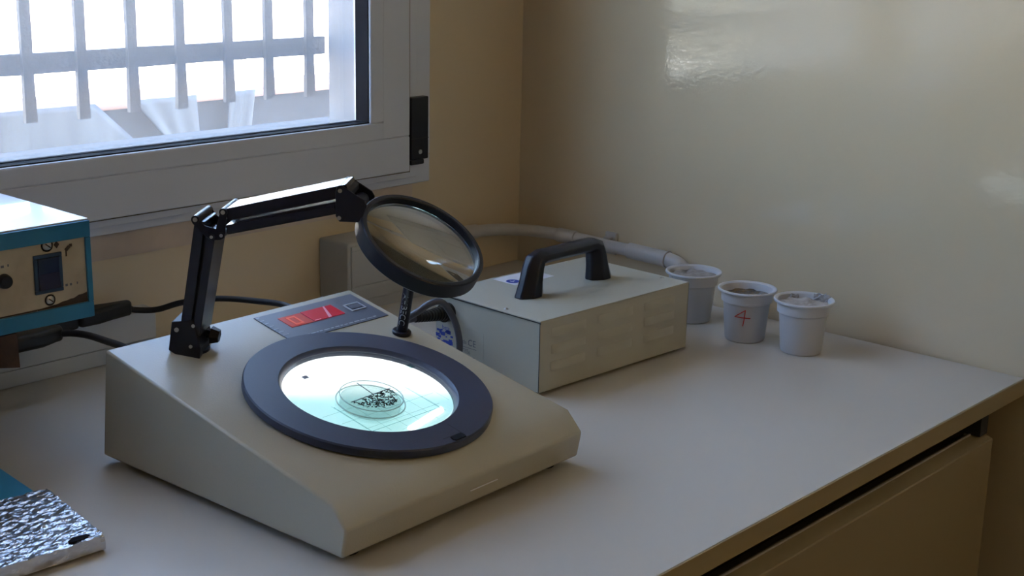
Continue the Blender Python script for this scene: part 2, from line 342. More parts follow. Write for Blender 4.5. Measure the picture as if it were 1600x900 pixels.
# yard beyond
struct(obj('yard_ground', one(bx, -9, 9, 0.17, 14, -1.0, -0.9), M_CONC), 'sunlit pale concrete yard outside')
struct(obj('yard_wall', one(bx, -9, 9, 9.0, 9.25, -0.9, 1.3), M_CONC), 'far pale wall of the yard')
struct(obj('yard_wall', one(bx, -2.32, -2.2, 0.22, 1.05, -0.9, 0.46), M_OUT), 'unseen low side wall added to dim the window reflection on the right wall')  # added out of view to cut off the window's reflected patch
lw = tag(obj('garden_wall', one(bx, -0.55, 1.6, 0.90, 1.04, -0.9, 0.115), M_LOWWALL), 'low grey wall standing outside just beyond the window sill', 'wall')
for k in range(10):
    x = -0.54+0.207*k
    b = one(bx, x, x+0.200, 0.885, 1.055, 0.1155, 0.125+0.003*random.random()); obj('coping_tile', b, M_TERRA, lw, 0.004)
def sheet(pts, label, y):
    """hanging plastic sheet: polygon columns (x_top, x_bottom pairs) with ripples"""
    bm = bmesh.new(); (xa, xb), (xc, xd) = pts; nx, nz = 28, 12; g = []
    for i in range(nx+1):
        col = []
        for j in range(nz+1):
            t = j/nz; u = i/nx
            x = (xa*(1-u)+xc*u)*(1-t)+(xb*(1-u)+xd*u)*t; z = 0.131-0.12*t
            yy = y-0.010-0.0018*math.sin(u*nx*0.55+2*t)-0.004*noise.noise(Vector((x*20, z*9, 1)))
            col.append(bm.verts.new((x, yy, z)))
        g.append(col)
    for i in range(nx):
        for j in range(nz): bm.faces.new((g[i][j], g[i+1][j], g[i+1][j+1], g[i][j+1]))
    o = obj('plastic_sheet', bm, M_SHEET, None, smooth=True)
    md = o.modifiers.new('thick', 'SOLIDIFY'); md.thickness = 0.002
    return tag(o, label, 'sheet', 'plastic sheets on the low wall outside')
SHY = 0.885
sheet(((-0.53, -0.53), (-0.103, 0.030)), 'wide pale blue plastic sheet hanging over the low wall, left side of the window view', SHY)
sheet(((-0.028, 0.080), (0.101, 0.112)), 'narrow slanting pale blue plastic sheet on the low wall, middle of the window view', SHY)
sheet(((0.174, 0.160), (0.232, 0.215)), 'thin upright whitish plastic strip on the low wall, right of the slanting sheet', SHY)
tr = thing('young_tree', 'thin young tree standing in the bright yard beyond the grille', 'tree', T(2.56, 4.0, -0.9))
obj('trunk', one(tube, smooth_path([(0, 0, 0), (0.015, 0, 0.5), (-0.01, 0, 0.9), (0.02, 0, 1.5)]), lambda t: 0.016-0.006*t, 8), M_BARK, tr, smooth=True)
bm = bmesh.new()
for k in range(260):
    a = random.uniform(0, 2*PI); rr = abs(random.gauss(0, 0.22)); z = random.uniform(0.95, 2.0)
    m = T(rr*math.cos(a), rr*math.sin(a), z) @ Matrix.Rotation(random.uniform(0, 6), 4, 'Z') @ Matrix.Rotation(random.uniform(-1, 1), 4, 'X')
    v = [bm.verts.new(m @ Vector(p)) for p in ((0, 0, 0), (0.03, 0.02, 0.004), (0.075, 0, 0), (0.03, -0.02, 0.004))]; bm.faces.new(v)
fo = obj('foliage', bm, M_LEAF, tr); fo['kind'] = 'stuff'

# ------------------------------------------------------------------ bench
wt = bmesh.new(); bx(wt, -2.45, -0.004, -0.707, -0.0015, -0.0185, 0.0)
wt_o = tag(obj('worktop', wt, M_TOP, None, 0.0006), 'long grey white laminate worktop running along the window wall', 'worktop')
obj('edge_band', one(bx, -2.45, -0.004, -0.7085, -0.7071, -0.0185, -0.0003), M_EDGE, wt_o, 0.0006)
cab = thing('base_cabinet', 'beige laminate base cabinet under the right end of the worktop', 'cabinet', T(0, 0, -0.88))
H = 0.88
b = bmesh.new(); bx(b, -0.815, -0.0665, -0.640, -0.02, 0.06, H-0.0187); bx(b, -0.80, -0.08, -0.60, -0.03, 0.0, 0.06)
obj('carcass', b, M_CABD, cab)
obj('side_panel', one(bx, -0.066, -0.050, -0.676, -0.02, 0.0, H-0.0187), M_CAB, cab, 0.001)
def door_profile(x0, x1):
    b = bmesh.new()
    prism(b, [(-0.7050, 0.08), (-0.7050, H-0.0520), (-0.7040, H-0.0508), (-0.6905, H-0.0462), (-0.6890, H-0.0462), (-0.6890, H-0.080), (-0.6860, H-0.080), (-0.6860, 0.08)], 'x', x0, x1)
    return b
d = obj('door', door_profile(-0.800, -0.0625), M_CAB, cab)
obj('finger_rail', one(prism, [(-0.6888, H-0.0470), (-0.6902, H-0.0458), (-0.6895, H-0.0446), (-0.6880, H-0.0446), (-0.6640, H-0.0600), (-0.6640, H-0.0620)], 'x', -0.800, -0.0835), M_CABD, d)
obj('finger_rail_highlight', one(bx, -0.800, -0.0835, -0.6906, -0.6893, H-0.0462, H-0.0444), M_PVC, d)  # pale strip painting the highlight along the lip
obj('channel_back', one(bx, -0.815, -0.0670, -0.655, -0.641, H-0.085, H-0.0255), M_CABD, cab)
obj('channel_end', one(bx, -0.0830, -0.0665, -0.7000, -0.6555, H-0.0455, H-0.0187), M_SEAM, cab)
cab2 = thing('base_cabinet', 'second beige base cabinet, left of the one at the worktop right end', 'cabinet', T(0, 0, -0.88))
b = bmesh.new(); bx(b, -2.40, -0.819, -0.640, -0.02, 0.06, H-0.0187); bx(b, -2.38, -0.83, -0.60, -0.03, 0.0, 0.06); obj('carcass', b, M_CABD, cab2)
d2 = obj('door', door_profile(-2.39, -0.803), M_CAB, cab2)

# ------------------------------------------------------------------ colony counter
CM = T(-0.7832, -0.5415, 0) @ Matrix.Rotation(R(2.0), 4, 'Z')
TH = math.atan2(0.055, 0.268)
SM = T(0, 0.011, 0.046) @ Matrix.Rotation(TH, 4, 'X')       # sloping top plane, local x along width, y up the slope
cc = thing('colony_counter', 'ivory sloping laboratory colony counter with a lit round stage, in the middle of the bench', 'lab counter', CM)
W = 0.2705
prof = [(0.0, 0.007), (-0.0045, 0.030), (0.011, 0.046), (0.279, 0.101), (0.290, 0.007)]
bm = bmesh.new()
prism(bm, prof, 'x', 0.0, W)
hs = obj('housing', bm, M_DEV, cc, 0.0020, seg=3, smooth=True)
for x in (0.022, W-0.022):
    for y in (0.020, 0.262):
        obj('foot', one(cyl, (x, y, 0.0), (x, y, 0.0075), 0.010, 20), M_GASKET, cc)
obj('pale_line', one(bx, 0.130, 0.162, -0.0046, -0.0040, 0.0195, 0.0202), M_LABEL, hs)  # thin pale line across the lower front
RC = SM @ T(0.1355, 0.105, 0)
ring = obj('stage_ring', one(lathe, [(0.0725, 0.0004), (0.1005, 0.0004), (0.1022, 0.0018), (0.1022, 0.0076), (0.1012, 0.0088), (0.0738, 0.0088), (0.0728, 0.0080), (0.0705, 0.0034), (0.0705, 0.0004)], 128, None, True), M_RINGB, cc, smooth=True, mw=RC)
obj('latch', one(prism, [(-0.0075, -0.098), (-0.0065, -0.0945), (0.0055, -0.0945), (0.0065, -0.098), (0.0055, -0.1005), (-0.006, -0.1005)], 'z', 0.0085, 0.0096, Matrix.Rotation(R(2), 4, 'Z')), M_GASKET, ring)
b = bmesh.new(); bx(b, 0.0105, 0.0109, -0.097, -0.078, 0.0086, 0.00895); bx(b, -0.010, 0.0105, -0.0936, -0.0932, 0.0086, 0.00895); obj('latch_seam', b, M_SEAM, ring)
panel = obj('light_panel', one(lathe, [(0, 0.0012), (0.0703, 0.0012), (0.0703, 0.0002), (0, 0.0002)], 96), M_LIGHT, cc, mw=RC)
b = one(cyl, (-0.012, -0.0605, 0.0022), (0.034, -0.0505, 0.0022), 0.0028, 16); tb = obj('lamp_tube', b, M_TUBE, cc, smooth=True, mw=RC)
plate = obj('glass_plate', one(lathe, [(0, 0.0058), (0.0700, 0.0058), (0.0700, 0.0052), (0, 0.0052)], 96), M_CLEAR, cc, mw=RC)
b = bmesh.new()
for k in range(-3, 4):
    o_ = 0.0155*k; c_ = math.sqrt(max(0.066**2-o_*o_, 0))
    lo, hi = -c_, min(c_, -0.006)
    bx(b, o_-0.00009, o_+0.00009, lo, hi, 0.0058, 0.00592)
for k in range(-4, 0):
    o_ = 0.0155*k; c_ = math.sqrt(0.066**2-o_*o_); bx(b, -c_, c_*0.75, o_-0.00012, o_+0.00012, 0.0058, 0.00592)
obj('etched_grid', b, M_ETCH, plate)
# bits under the plate: a dark clip at left, a glass chip at right and the printed square below the dish
obj('plate_mark', one(bx, -0.034, -0.029, 0.0405, 0.0445, 0.0058, 0.0062), M_LGREY, plate)
obj('plate_clip', one(bx, 0.0590, 0.0640, 0.010, 0.0165, 0.0060, 0.0064, None), M_ETCH, plate)
b = bmesh.new(); bx(b, -0.046, 0.030, -0.0520, -0.0516, 0.0058, 0.0061); bx(b, -0.046, -0.0456, -0.052, -0.008, 0.0058, 0.0061); bx(b, 0.0296, 0.03, -0.052, -0.01, 0.0058, 0.0061)
obj('plate_outline', b, M_ETCH, plate)

# fascia with the red display
fa = obj('fascia', one(bx, 0.1460, 0.2625, 0.2120, 0.2640, 0.0001, 0.0008), M_DISP, cc, mw=SM)
b = bmesh.new()
for k in range(7):
    y = 0.2615-0.0062*k; bx(b, 0.1468, 0.1505+0.0004*k, y, y+0.0008, 0.0008, 0.00095)
obj('fascia_stripe', b, M_DISPT, fa)
obj('digit_window', one(bx, 0.1640, 0.1895, 0.2330, 0.2530, 0.0008, 0.0012), M_ORANGE, fa)
b = bmesh.new()
def seg7(b, cx, cy, w, h, t, on, z0, z1):
    S = {'a': (-w/2, w/2, h/2-t, h/2), 'd': (-w/2, w/2, -h/2, -h/2+t), 'g': (-w/2, w/2, -t/2, t/2), 'f': (-w/2, -w/2+t, 0, h/2), 'e': (-w/2, -w/2+t, -h/2, 0), 'b': (w/2-t, w/2, 0, h/2), 'c': (w/2-t, w/2, -h/2, 0)}
    for k in on: x0, x1, y0, y1 = S[k]; bx(b, cx+x0, cx+x1, cy+y0, cy+y1, z0, z1)
seg7(b, 0.1755, 0.2425, 0.0100, 0.0150, 0.0020, 'abcdef', 0.0012, 0.0015)
obj('digit', b, M_DIGIT, fa)
rw = obj('red_window', one(bx, 0.1905, 0.2275, 0.2330, 0.2535, 0.0008, 0.0014), M_REDW, fa, 0.0004)
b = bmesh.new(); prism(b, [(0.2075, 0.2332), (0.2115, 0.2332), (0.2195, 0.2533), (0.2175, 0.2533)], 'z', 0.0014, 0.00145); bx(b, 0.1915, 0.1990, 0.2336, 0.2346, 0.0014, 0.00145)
obj('red_window_glare', b, M_GLARE, rw)  # pale slivers paint the glare on the red window
b = bmesh.new(); bx(b, 0.2370, 0.2550, 0.2455, 0.2468, 0.0008, 0.0016); bx(b, 0.2370, 0.2550, 0.2335, 0.2348, 0.0008, 0.0016); bx(b, 0.2370, 0.2382, 0.2348, 0.2455, 0.0008, 0.0016); bx(b, 0.2538, 0.2550, 0.2348, 0.2455, 0.0008, 0.0016)
bu = obj('button_rim', b, M_DISPT, fa)
obj('button', one(bx, 0.2395, 0.2525, 0.2362, 0.2442, 0.0008, 0.0018), M_DISP, fa, 0.0004)
b = bmesh.new(); x = 0.166
rr = random.Random(3)
while x < 0.247:
    w = rr.uniform(0.0025, 0.0075); bx(b, x, x+w, 0.2150, 0.2150+rr.uniform(0.0010, 0.0016), 0.0008, 0.00092); x += w+rr.uniform(0.0008, 0.002)
obj('fascia_print', b, M_DISPT, fa)

# articulated arm; local frame: x = along arm, y = towards the near side, z up
hd = R(141)
eW = Vector((math.sin(hd), math.cos(hd), 0)); nW = eW.cross(Vector((0, 0, 1)))
AW = Matrix(((eW.x, nW.x, 0, -0.7268), (eW.y, nW.y, 0, -0.2879), (0, 0, 1, 0), (0, 0, 0, 1)))
# (right-handedness does not matter: normals are recalculated)
AL = CM.inverted() @ AW
def apply(bm, m): bmesh.ops.transform(bm, matrix=m, verts=bm.verts[:]); return bm
def aobj(name, bm, m, parent, bevel=0.0, smooth=False): return obj(name, apply(bm, AL), m, parent, bevel, smooth)
NW = 0.019
b = one(prism, [(-0.0142, 0.0975), (-0.0105, 0.1222), (-0.0050, 0.1225), (0.0075, 0.1240), (0.0125, 0.1000), (0.0115, 0.0905), (-0.0080, 0.0935)], 'y', -NW, NW)
base = aobj('arm_base', b, M_BLACK, cc, 0.0008)
aobj('turntable', one(cyl, (0, 0, 0.084), (0, 0, 0.0945), 0.0150, 28), M_BLACK, base)
kb = bmesh.new(); cyl(kb, (0.010, -0.006, 0.1050), (0.016, -0.006, 0.1045), 0.0034, 12); cyl(kb, (0.0150, -0.006, 0.1045), (0.0220, -0.006, 0.1035), 0.0078, 6, 0.0056)
aobj('clamp_knob', kb, M_BLACK, base)
for d_, z_ in ((-0.0066, 0.1153), (0.0046, 0.1014), (0.0074, 0.1191)):
    aobj('rivet', one(cyl, (d_, NW, z_), (d_, NW+0.0008, z_), 0.0015 if d_ > 0 else 0.0019, 12), M_STEEL, base)
def bar(name, p, q, t0, t1, parent, m=M_BLACKM, n=NW-0.0008, channel=True):
    """open-sided U channel between two points of the arm plane; t0/t1 offsets to the left of its direction"""
    (d0, z0), (d1, z1) = p, q; L = math.hypot(d1-d0, z1-z0); a = math.atan2(z1-z0, d1-d0)
    b = bmesh.new()
    w = t1-t0
    pts = [(0, t0), (L, t0), (L, t1), (0, t1)]
    prism(b, pts, 'y', -n, n)
    # rotate in the x/z plane
    rot = Matrix(((math.cos(a), 0, -math.sin(a), d0), (0, 1, 0, 0), (math.sin(a), 0, math.cos(a), z0), (0, 0, 0, 1)))
    apply(b, rot)
    return aobj(name, b, m, parent, 0.0006)
lo_l = bar('lower_link', (-0.0046, 0.1130), (0.0116, 0.2075), -0.0085, 0.0, cc)
bar('lower_link_bar', (-0.0046, 0.1130), (0.0116, 0.2005), -0.0170, -0.0100, lo_l)
bar('lower_link_web', (0.0005, 0.1200), (0.0145, 0.1985), -0.0110, -0.0030, lo_l, M_BLACK, NW-0.006)
up_l = bar('upper_link', (0.0360, 0.2172), (0.1345, 0.2404), -0.0100, 0.0, cc)
bar('upper_link_bar', (0.0380, 0.1962), (0.1265, 0.2160), 0.0, 0.0078, up_l)
bar('upper_link_rod', (0.0450, 0.2062), (0.1265, 0.2248), -0.0022, 0.0012, up_l, M_BLACKM, NW-0.0015)
# elbow bracket: two cheek plates joined by tubes
b = bmesh.new()
for s in (NW-0.0002, -NW-0.0010):
    prism(b, [(0.0098, 0.2055), (0.0118, 0.2110), (0.0145, 0.2108), (0.0200, 0.2035), (0.0290, 0.2010), (0.0335, 0.2175), (0.0370, 0.2180), (0.0385, 0.2150), (0.0360, 0.1940), (0.0325, 0.1922), (0.0240, 0.1915), (0.0160, 0.1985)], 'y', s, s+0.0012)
elbow = aobj('elbow_bracket', b, M_BLACK, cc, 0.0003)
for (d_, z_, r_) in ((0.0128, 0.2083, 0.0034), (0.0355, 0.2150, 0.0032), (0.0335, 0.1960, 0.0026), (0.0255, 0.1945, 0.0024)):
    aobj('elbow_pin', one(cyl, (d_, -NW-0.0018, z_), (d_, NW+0.0018, z_), r_, 16), M_BLACK, elbow, smooth=True)
    aobj('rivet', one(cyl, (d_, NW+0.0018, z_), (d_, NW+0.0024, z_), r_*0.55, 12), M_STEEL, elbow)
# head clamp that carries the magnifier
b = bmesh.new()
for s in (NW-0.0002, -NW-0.0020):
    prism(b, [(0.1262, 0.2330), (0.1275, 0.2392), (0.1310, 0.2400), (0.1380, 0.2352), (0.1490, 0.2285), (0.1515, 0.2240), (0.1465, 0.2118), (0.1440, 0.2104), (0.1290, 0.2104), (0.1262, 0.2150)], 'y', s, s+0.0022)
prism(b, [(0.1345, 0.2325), (0.1345, 0.2372), (0.1385, 0.2345), (0.1385, 0.2300)], 'y', -NW, NW)
prism(b, [(0.1285, 0.2104), (0.1440, 0.2104), (0.1440, 0.2130), (0.1285, 0.2130)], 'y', -NW, NW)
head = aobj('head_clamp', b, M_BLACK, cc, 0.0006)
b = bmesh.new(); cyl(b, (0.1410, -NW+0.001, 0.2215), (0.1410, NW-0.001, 0.2215), 0.0060, 24)
aobj('head_barrel', b, M_BLACK, head, smooth=True)
aobj('head_neck', one(tube, [(0.1405, 0.000, 0.2225), (0.1420, 0.002, 0.2180), (0.1438, 0.0036, 0.2125)], lambda t: 0.0066-0.0012*t, 16), M_BLACK, head, smooth=True)
for d_, z_ in ((0.1300, 0.2355), (0.1290, 0.2135)):
    aobj('rivet', one(cyl, (d_, NW+0.002, z_), (d_, NW+0.0027, z_), 0.0017, 12), M_STEEL, head)
aobj('head_pin', one(cyl, (0.1300, -NW-0.002, 0.2370), (0.1300, NW+0.002, 0.2370), 0.0024, 14), M_BLACK, head, smooth=True)
# magnifier
LC = CM.inverted() @ Vector((-0.6090, -0.4392, 0.1897)); LN = (CM.inverted().to_3x3() @ Vector((0.0373, -0.5525, 0.8327))).normalized()
LM = Matrix.Translation(LC) @ LN.to_track_quat('Z', 'Y').to_matrix().to_4x4()
mr = obj('magnifier_ring', one(lathe, [(0.0487, 0.0010), (0.0490, 0.0062), (0.0500, 0.0070), (0.0530, 0.0070), (0.0540, 0.0060), (0.0545, -0.0060), (0.0532, -0.0072), (0.0500, -0.0072), (0.0487, -0.0060), (0.0487, -0.0012)], 96, None, True), M_BLACK, cc, smooth=True, mw=LM)
pr = []; Rl = 0.0486; sag = 0.0042
for k in range(13): pr.append((Rl*k/12, 0.0008+sag*(1-(k/12)**2)))
for k in range(12, -1, -1): pr.append((Rl*k/12, -0.0008-sag*(1-(k/12)**2)))
obj('lens', one(lathe, pr, 96), M_LENS, mr, smooth=True)

# ------------------------------------------------------------------ things on the counter
PM = CM @ SM @ T(0.2460, 0.1777, 0)
pen = thing('counting_pen', 'black counting pen with pale lettering standing in a flanged socket on the counter', 'pen', PM)
obj('socket', one(lathe, [(0, 0.0002), (0.0084, 0.0002), (0.0086, 0.0008), (0.0086, 0.0030), (0.0080, 0.0036), (0.0062, 0.0038), (0, 0.0038)], 40), M_BLACK, pen, smooth=True)
brl = obj('barrel', one(lathe, [(0, 0.0038), (0.0050, 0.0038), (0.0050, 0.0490), (0.0044, 0.0520), (0, 0.0525)], 32), M_BLACK, pen, smooth=True)
# lettering wrapped round the barrel, reading down its length
vdir = (PM.inverted() @ CAM); ph0 = math.atan2(vdir.y, vdir.x)
def wrap_text(body, size, r, z0, ph, m, parent, name='lettering', down=True):
    b = text_bm(body, size, I4)
    for v in b.verts:
        along, across = v.co.x, v.co.y
        a = ph + across/r*(1 if down else -1); z = z0 - along
        v.co = Vector((r*1.01*math.cos(a), r*1.01*math.sin(a), z))
    return obj(name, b, m, parent)
wrap_text('AHBECCI', 0.0080, 0.0050, 0.0245, ph0-0.35, M_DISPT, brl)
DM = CM @ SM @ T(0.1150, 0.0825, 0.0062)
dish = thing('petri_dish', 'small clear petri dish of dark speckles lying on the lit stage', 'petri dish', DM)
obj('base', one(lathe, [(0, 0.0), (0.0270, 0.0), (0.0280, 0.0008), (0.0280, 0.0050), (0.0272, 0.0055), (0.0268, 0.0050), (0.0268, 0.0012), (0, 0.0012)], 64), M_DISH, dish, smooth=True)
lid = obj('lid', one(lathe, [(0, 0.0104), (0.0250, 0.0104), (0.0258, 0.0096), (0.0260, 0.0040), (0.0252, 0.0040), (0.0250, 0.0090), (0, 0.0096)], 64), M_DISH, dish, smooth=True)
obj('agar', one(lathe, [(0, 0.0070), (0.0244, 0.0070), (0.0244, 0.0014), (0, 0.0014)], 64), M_AGAR, dish)
M_RIM = clear_mat('dish_rim', (0.80, 0.86, 0.85), 0.10, 0.1, diffuse=0.30, dcol=(0.75, 0.82, 0.81))
def torus(R_, r_, z_): return one(lathe, [(R_+r_*math.cos(2*PI*k/10), z_+r_*math.sin(2*PI*k/10)) for k in range(10)], 64, None, True)
obj('base_rim', torus(0.0277, 0.00055, 0.0052), M_RIM, dish, smooth=True)
obj('lid_rim', torus(0.0255, 0.00050, 0.0103), M_RIM, lid, smooth=True)
b = bmesh.new()
rr = random.Random(11); n_ = 0
while n_ < 210:
    x, y = rr.uniform(-0.022, 0.022), rr.uniform(-0.022, 0.0)
    if x*x+y*y > 0.0205**2: continue
    a = rr.uniform(0, PI); L = rr.uniform(0.0005, 0.0017); w = rr.uniform(0.00026, 0.00045)
    bx(b, -L, L, -w, w, 0, 0.0003, T(x, y, 0.0105) @ Matrix.Rotation(a, 4, 'Z')); n_ += 1
apply(b, Matrix.Rotation(R(2), 4, 'Z'))
sp = obj('speckles', b, M_SPECK, dish); sp['kind'] = 'stuff'
b = bmesh.new(); bx(b, -0.0222, 0.0222, 0.0002, 0.0010, 0.0104, 0.0107); bx(b, 0.0020, 0.0027, 0.001, 0.0225, 0.0104, 0.0107, Matrix.Rotation(R(-7), 4, 'Z'))
obj('marked_line', apply(b, Matrix.Rotation(R(2), 4, 'Z')), M_LGREY, dish)

# ------------------------------------------------------------------ grey ivory box with carrying handle
BM_ = T(-0.4075, -0.3957, 0) @ Matrix.Rotation(R(-2.2), 4, 'Z')
bw, bd, bz0, bz1 = 0.2305, 0.150, 0.003, 0.0757
box = thing('handled_box', 'low grey ivory metal box with black carrying handle, right of the counter', 'metal box', BM_)
b = bmesh.new(); bx(b, 0.0012, bw-0.0012, 0.0012, bd-0.0012, bz0, bz1-0.0015)
obj('body', b, M_BOX, box, 0.0008)
b = bmesh.new(); bx(b, 0.0, bw, 0, bd, bz1-0.0014, bz1); bx(b, 0.0004, bw, 0, 0.0011, bz0+0.0005, bz1-0.0014); bx(b, bw-0.0011, bw, 0.0011, bd, bz0+0.0005, bz1-0.0014)
bmesh.ops.remove_doubles(b, verts=b.verts[:], dist=1e-6)
cover = obj('cover', b, M_BOX, box, 0.0004)
b = bmesh.new(); bx(b, 0.0003, 0.0011, 0.001, bd-0.001, bz1-0.0026, bz1-0.0015); bx(b, 0.0001, 0.0006, -0.0002, 0.0016, bz1-0.0030, bz1-0.0012); bx(b, 0.0001, 0.0004, 0.0002, 0.0010, bz0+0.001, bz1-0.002)
obj('seam', b, M_SEAM, box)
for x, y in ((0.012, 0.012), (bw-0.012, 0.012), (0.012, bd-0.012), (bw-0.012, bd-0.012)):
    obj('foot', one(cyl, (x, y, 0), (x, y, bz0+0.0004), 0.006, 12), M_GASKET, box)
def louvre(xa, xb, z):
    b = bmesh.new(); g = []; nn = 10
    for i in range(nn+1):
        u = i/nn; x = xa+(xb-xa)*u; k = min(1.0, u*7, (1-u)*7); dp = 0.0020*math.sin(k*PI/2)
        g.append([b.verts.new((x, -0.0002, z+0.0085)), b.verts.new((x, -0.0006-dp*0.55, z+0.0050)), b.verts.new((x, -0.0006-dp, z+0.0008)), b.verts.new((x, -0.0006-dp, z)), b.verts.new((x, -0.0002, z))])
    for p, q in zip(g, g[1:]):
        for i in range(4): b.faces.new((p[i], q[i], q[i+1], p[i+1]))
    obj('louvre', b, M_BOX, cover, smooth=True)
for xa, xb in ((0.016, 0.066), (0.084, 0.138), (0.157, 0.207)):
    for z in (0.0575, 0.0405, 0.0235): louvre(xa, xb, z)
for x, y in ((0.007, 0.053), (0.216, 0.118), (0.007, 0.120), (0.222, 0.03)):
    obj('screw', one(lathe, [(0, bz1+0.0016), (0.0014, bz1+0.0013), (0.0024, bz1+0.0003), (0.0024, bz1-0.0002), (0, bz1-0.0002)], 16, T(x, y, 0)), M_STEEL, cover, smooth=True)
# handle: two flared feet and a grip bar, octagonal section
HA, HB = Vector((0.0660, 0.0735)), Vector((0.1660, 0.0770))
hb = bmesh.new()
hm = T(HA.x, HA.y, bz1) @ Matrix.Rotation(math.atan2(HB.y-HA.y, HB.x-HA.x), 4, 'Z'); HL = (HB-HA).length
def oct_ring(cx, cz, ax, hx, hy):
    """8-gon centred in xz at (cx,cz); ax is the local 'thickness' direction in xz, y the other"""
    c = 0.32; pts = [(-1, -c), (-1, c), (-c, 1), (c, 1), (1, c), (1, -c), (c, -1), (-c, -1)]
    return [hb.verts.new(hm @ Vector((cx+p*hx*ax[0], q*hy, cz+p*hx*ax[1]))) for p, q in pts]
st = [(-0.0060, 0.0, (1, 0.0), 0.0175, 0.0130), (-0.0030, 0.0150, (1, -0.05), 0.0138, 0.0120), (0.0000, 0.0290, (1, -0.22), 0.0118, 0.0115), (0.0030, 0.0360, (0.88, -0.5), 0.0105, 0.0112), (0.0105, 0.0385, (0.40, -0.92), 0.0080, 0.0110), (0.0190, 0.0385, (0.0, -1), 0.0072, 0.0108)]
st2 = [(HL-a, z, (-ax[0], ax[1]), hx, hy) for a, z, ax, hx, hy in reversed(st)]
rings = []
for (a, z, ax, hx, hy) in st: rings.append(oct_ring(a, z, ax, hx, hy))
for (a, z, ax, hx, hy) in st2: rings.append(oct_ring(a, z, (-ax[0], -ax[1]) if False else (ax[0], ax[1]), hx, hy))
half = len(st)
# second half: thickness direction continues round, so flip its sign to keep the loops matched
for a, b_ in zip(rings, rings[1:]):
    for k in range(8): hb.faces.new((a[k], a[(k+1) % 8], b_[(k+1) % 8], b_[k]))
hb.faces.new(rings[0]); hb.faces.new(rings[-1])
handle = obj('handle', hb, M_BLACK, box, 0.0012, smooth=True)
# printing on the left face (x = 0), reads along -y
def left_text(body, size, yy, zz, m, name='lettering'):
    mx = T(0.0009, yy, zz) @ Matrix(((0, 0, -1, 0), (-1, 0, 0, 0), (0, 1, 0, 0), (0, 0, 0, 1)))
    return obj(name, text_bm(body, size, mx), m, box)
lf = one(bx, 0.0010, 0.0013, 0.078, 0.148, 0.012, 0.046)
obj('rating_plate', lf, M_BOX, box)
left_text('CE', 0.0095, 0.0945, 0.0318, M_LGREY)
left_text('metla .', 0.0062, 0.1075, 0.0315, M_LGREY)
left_text('1 1036', 0.0052, 0.1040, 0.0215, M_LGREY)
left_text('beta', 0.0065, 0.1330, 0.0400, M_LBLUE)
b = bmesh.new(); rr = random.Random(5)
for k in range(26):
    y = rr.uniform(0.124, 0.146); z = rr.uniform(0.022, 0.037); a = rr.uniform(0.001, 0.0035); c = rr.uniform(0.0006, 0.002)
    bx(b, 0.0007, 0.00095, y-a, y+a, z-c, z+c, None)
obj('logo', b, M_LBLUE, box)
b = bmesh.new()
for z, y0, y1 in ((0.0262, 0.088, 0.118), (0.0172, 0.090, 0.112), (0.0240, 0.100, 0.117)): bx(b, 0.0008, 0.00095, y0, y1, z, z+0.0004)
obj('label_rule', b, M_LGREY, box)
# white sticker with blue oval on the lid
stk = obj('sticker', one(bx, 0.080, 0.140, 0.112, 0.1455, bz1, bz1+0.0002), M_LABEL, cover)
b = one(lathe, [(0, 0), (0.0072, 0), (0.0072, 0.00012), (0, 0.00012)], 32, T(0.0895, 0.1250, bz1+0.0002)); obj('sticker_oval', b, M_LBLUE, cover)
b = one(bx, 0.0865, 0.0925, 0.1243, 0.1257, bz1+0.00032, bz1+0.0004); bx(b, 0.0875, 0.0888, 0.1220, 0.1280, bz1+0.00032, bz1+0.0004); obj('sticker_mark', b, M_LABEL, cover)
# mains lead: ribbed strain relief and looping cord
BI = BM_.inverted()
def wl2(p): return BI @ Vector(p)
pA, pB = wl2((-0.4025, -0.2735, 0.0600)), wl2((-0.4560, -0.2730, 0.0630))
pA = Vector((0.0010, 0.1285, 0.0580)); pB = wl2((-0.4560, -0.2730, 0.0630))
rib = bmesh.new(); D_ = pB-pA; q = D_.to_track_quat('Z', 'Y').to_matrix().to_4x4(); prf = [(0, 0), (0.0098, 0), (0.0098, 0.009)]
nr = 11
for k in range(nr):
    t0 = 0.009+(D_.length-0.009)*k/nr; t1 = 0.009+(D_.length-0.009)*(k+0.6)/nr; r0 = 0.0078-0.0038*k/nr
    prf += [(r0, t0), (r0, t1), (r0-0.0012, t1+0.0002), (r0-0.0012, t1+(D_.length-0.009)*0.38/nr)]
prf += [(0.003, D_.length), (0, D_.length)]
lathe(rib, prf, 20, Matrix.Translation(pA) @ q)
obj('strain_relief', rib, M_CABLE, box, smooth=True)
lp = [(-0.4560, -0.2730, 0.0630), (-0.4680, -0.2745, 0.0640), (-0.4760, -0.2830, 0.0690), (-0.4700, -0.2930, 0.0770), (-0.4610, -0.3000, 0.0845), (-0.4500, -0.3045, 0.0850), (-0.4410, -0.3085, 0.0730), (-0.4330, -0.3100, 0.0550), (-0.4310, -0.3115, 0.0350), (-0.4350, -0.3100, 0.0150), (-0.4450, -0.2900, 0.0045), (-0.4600, -0.2200, 0.0036), (-0.4700, -0.1500, 0.0036)]
obj('power_cord', one(tube, smooth_path([wl2(p) for p in lp], 10), 0.0034, 12), M_CABLEG, box, smooth=True)

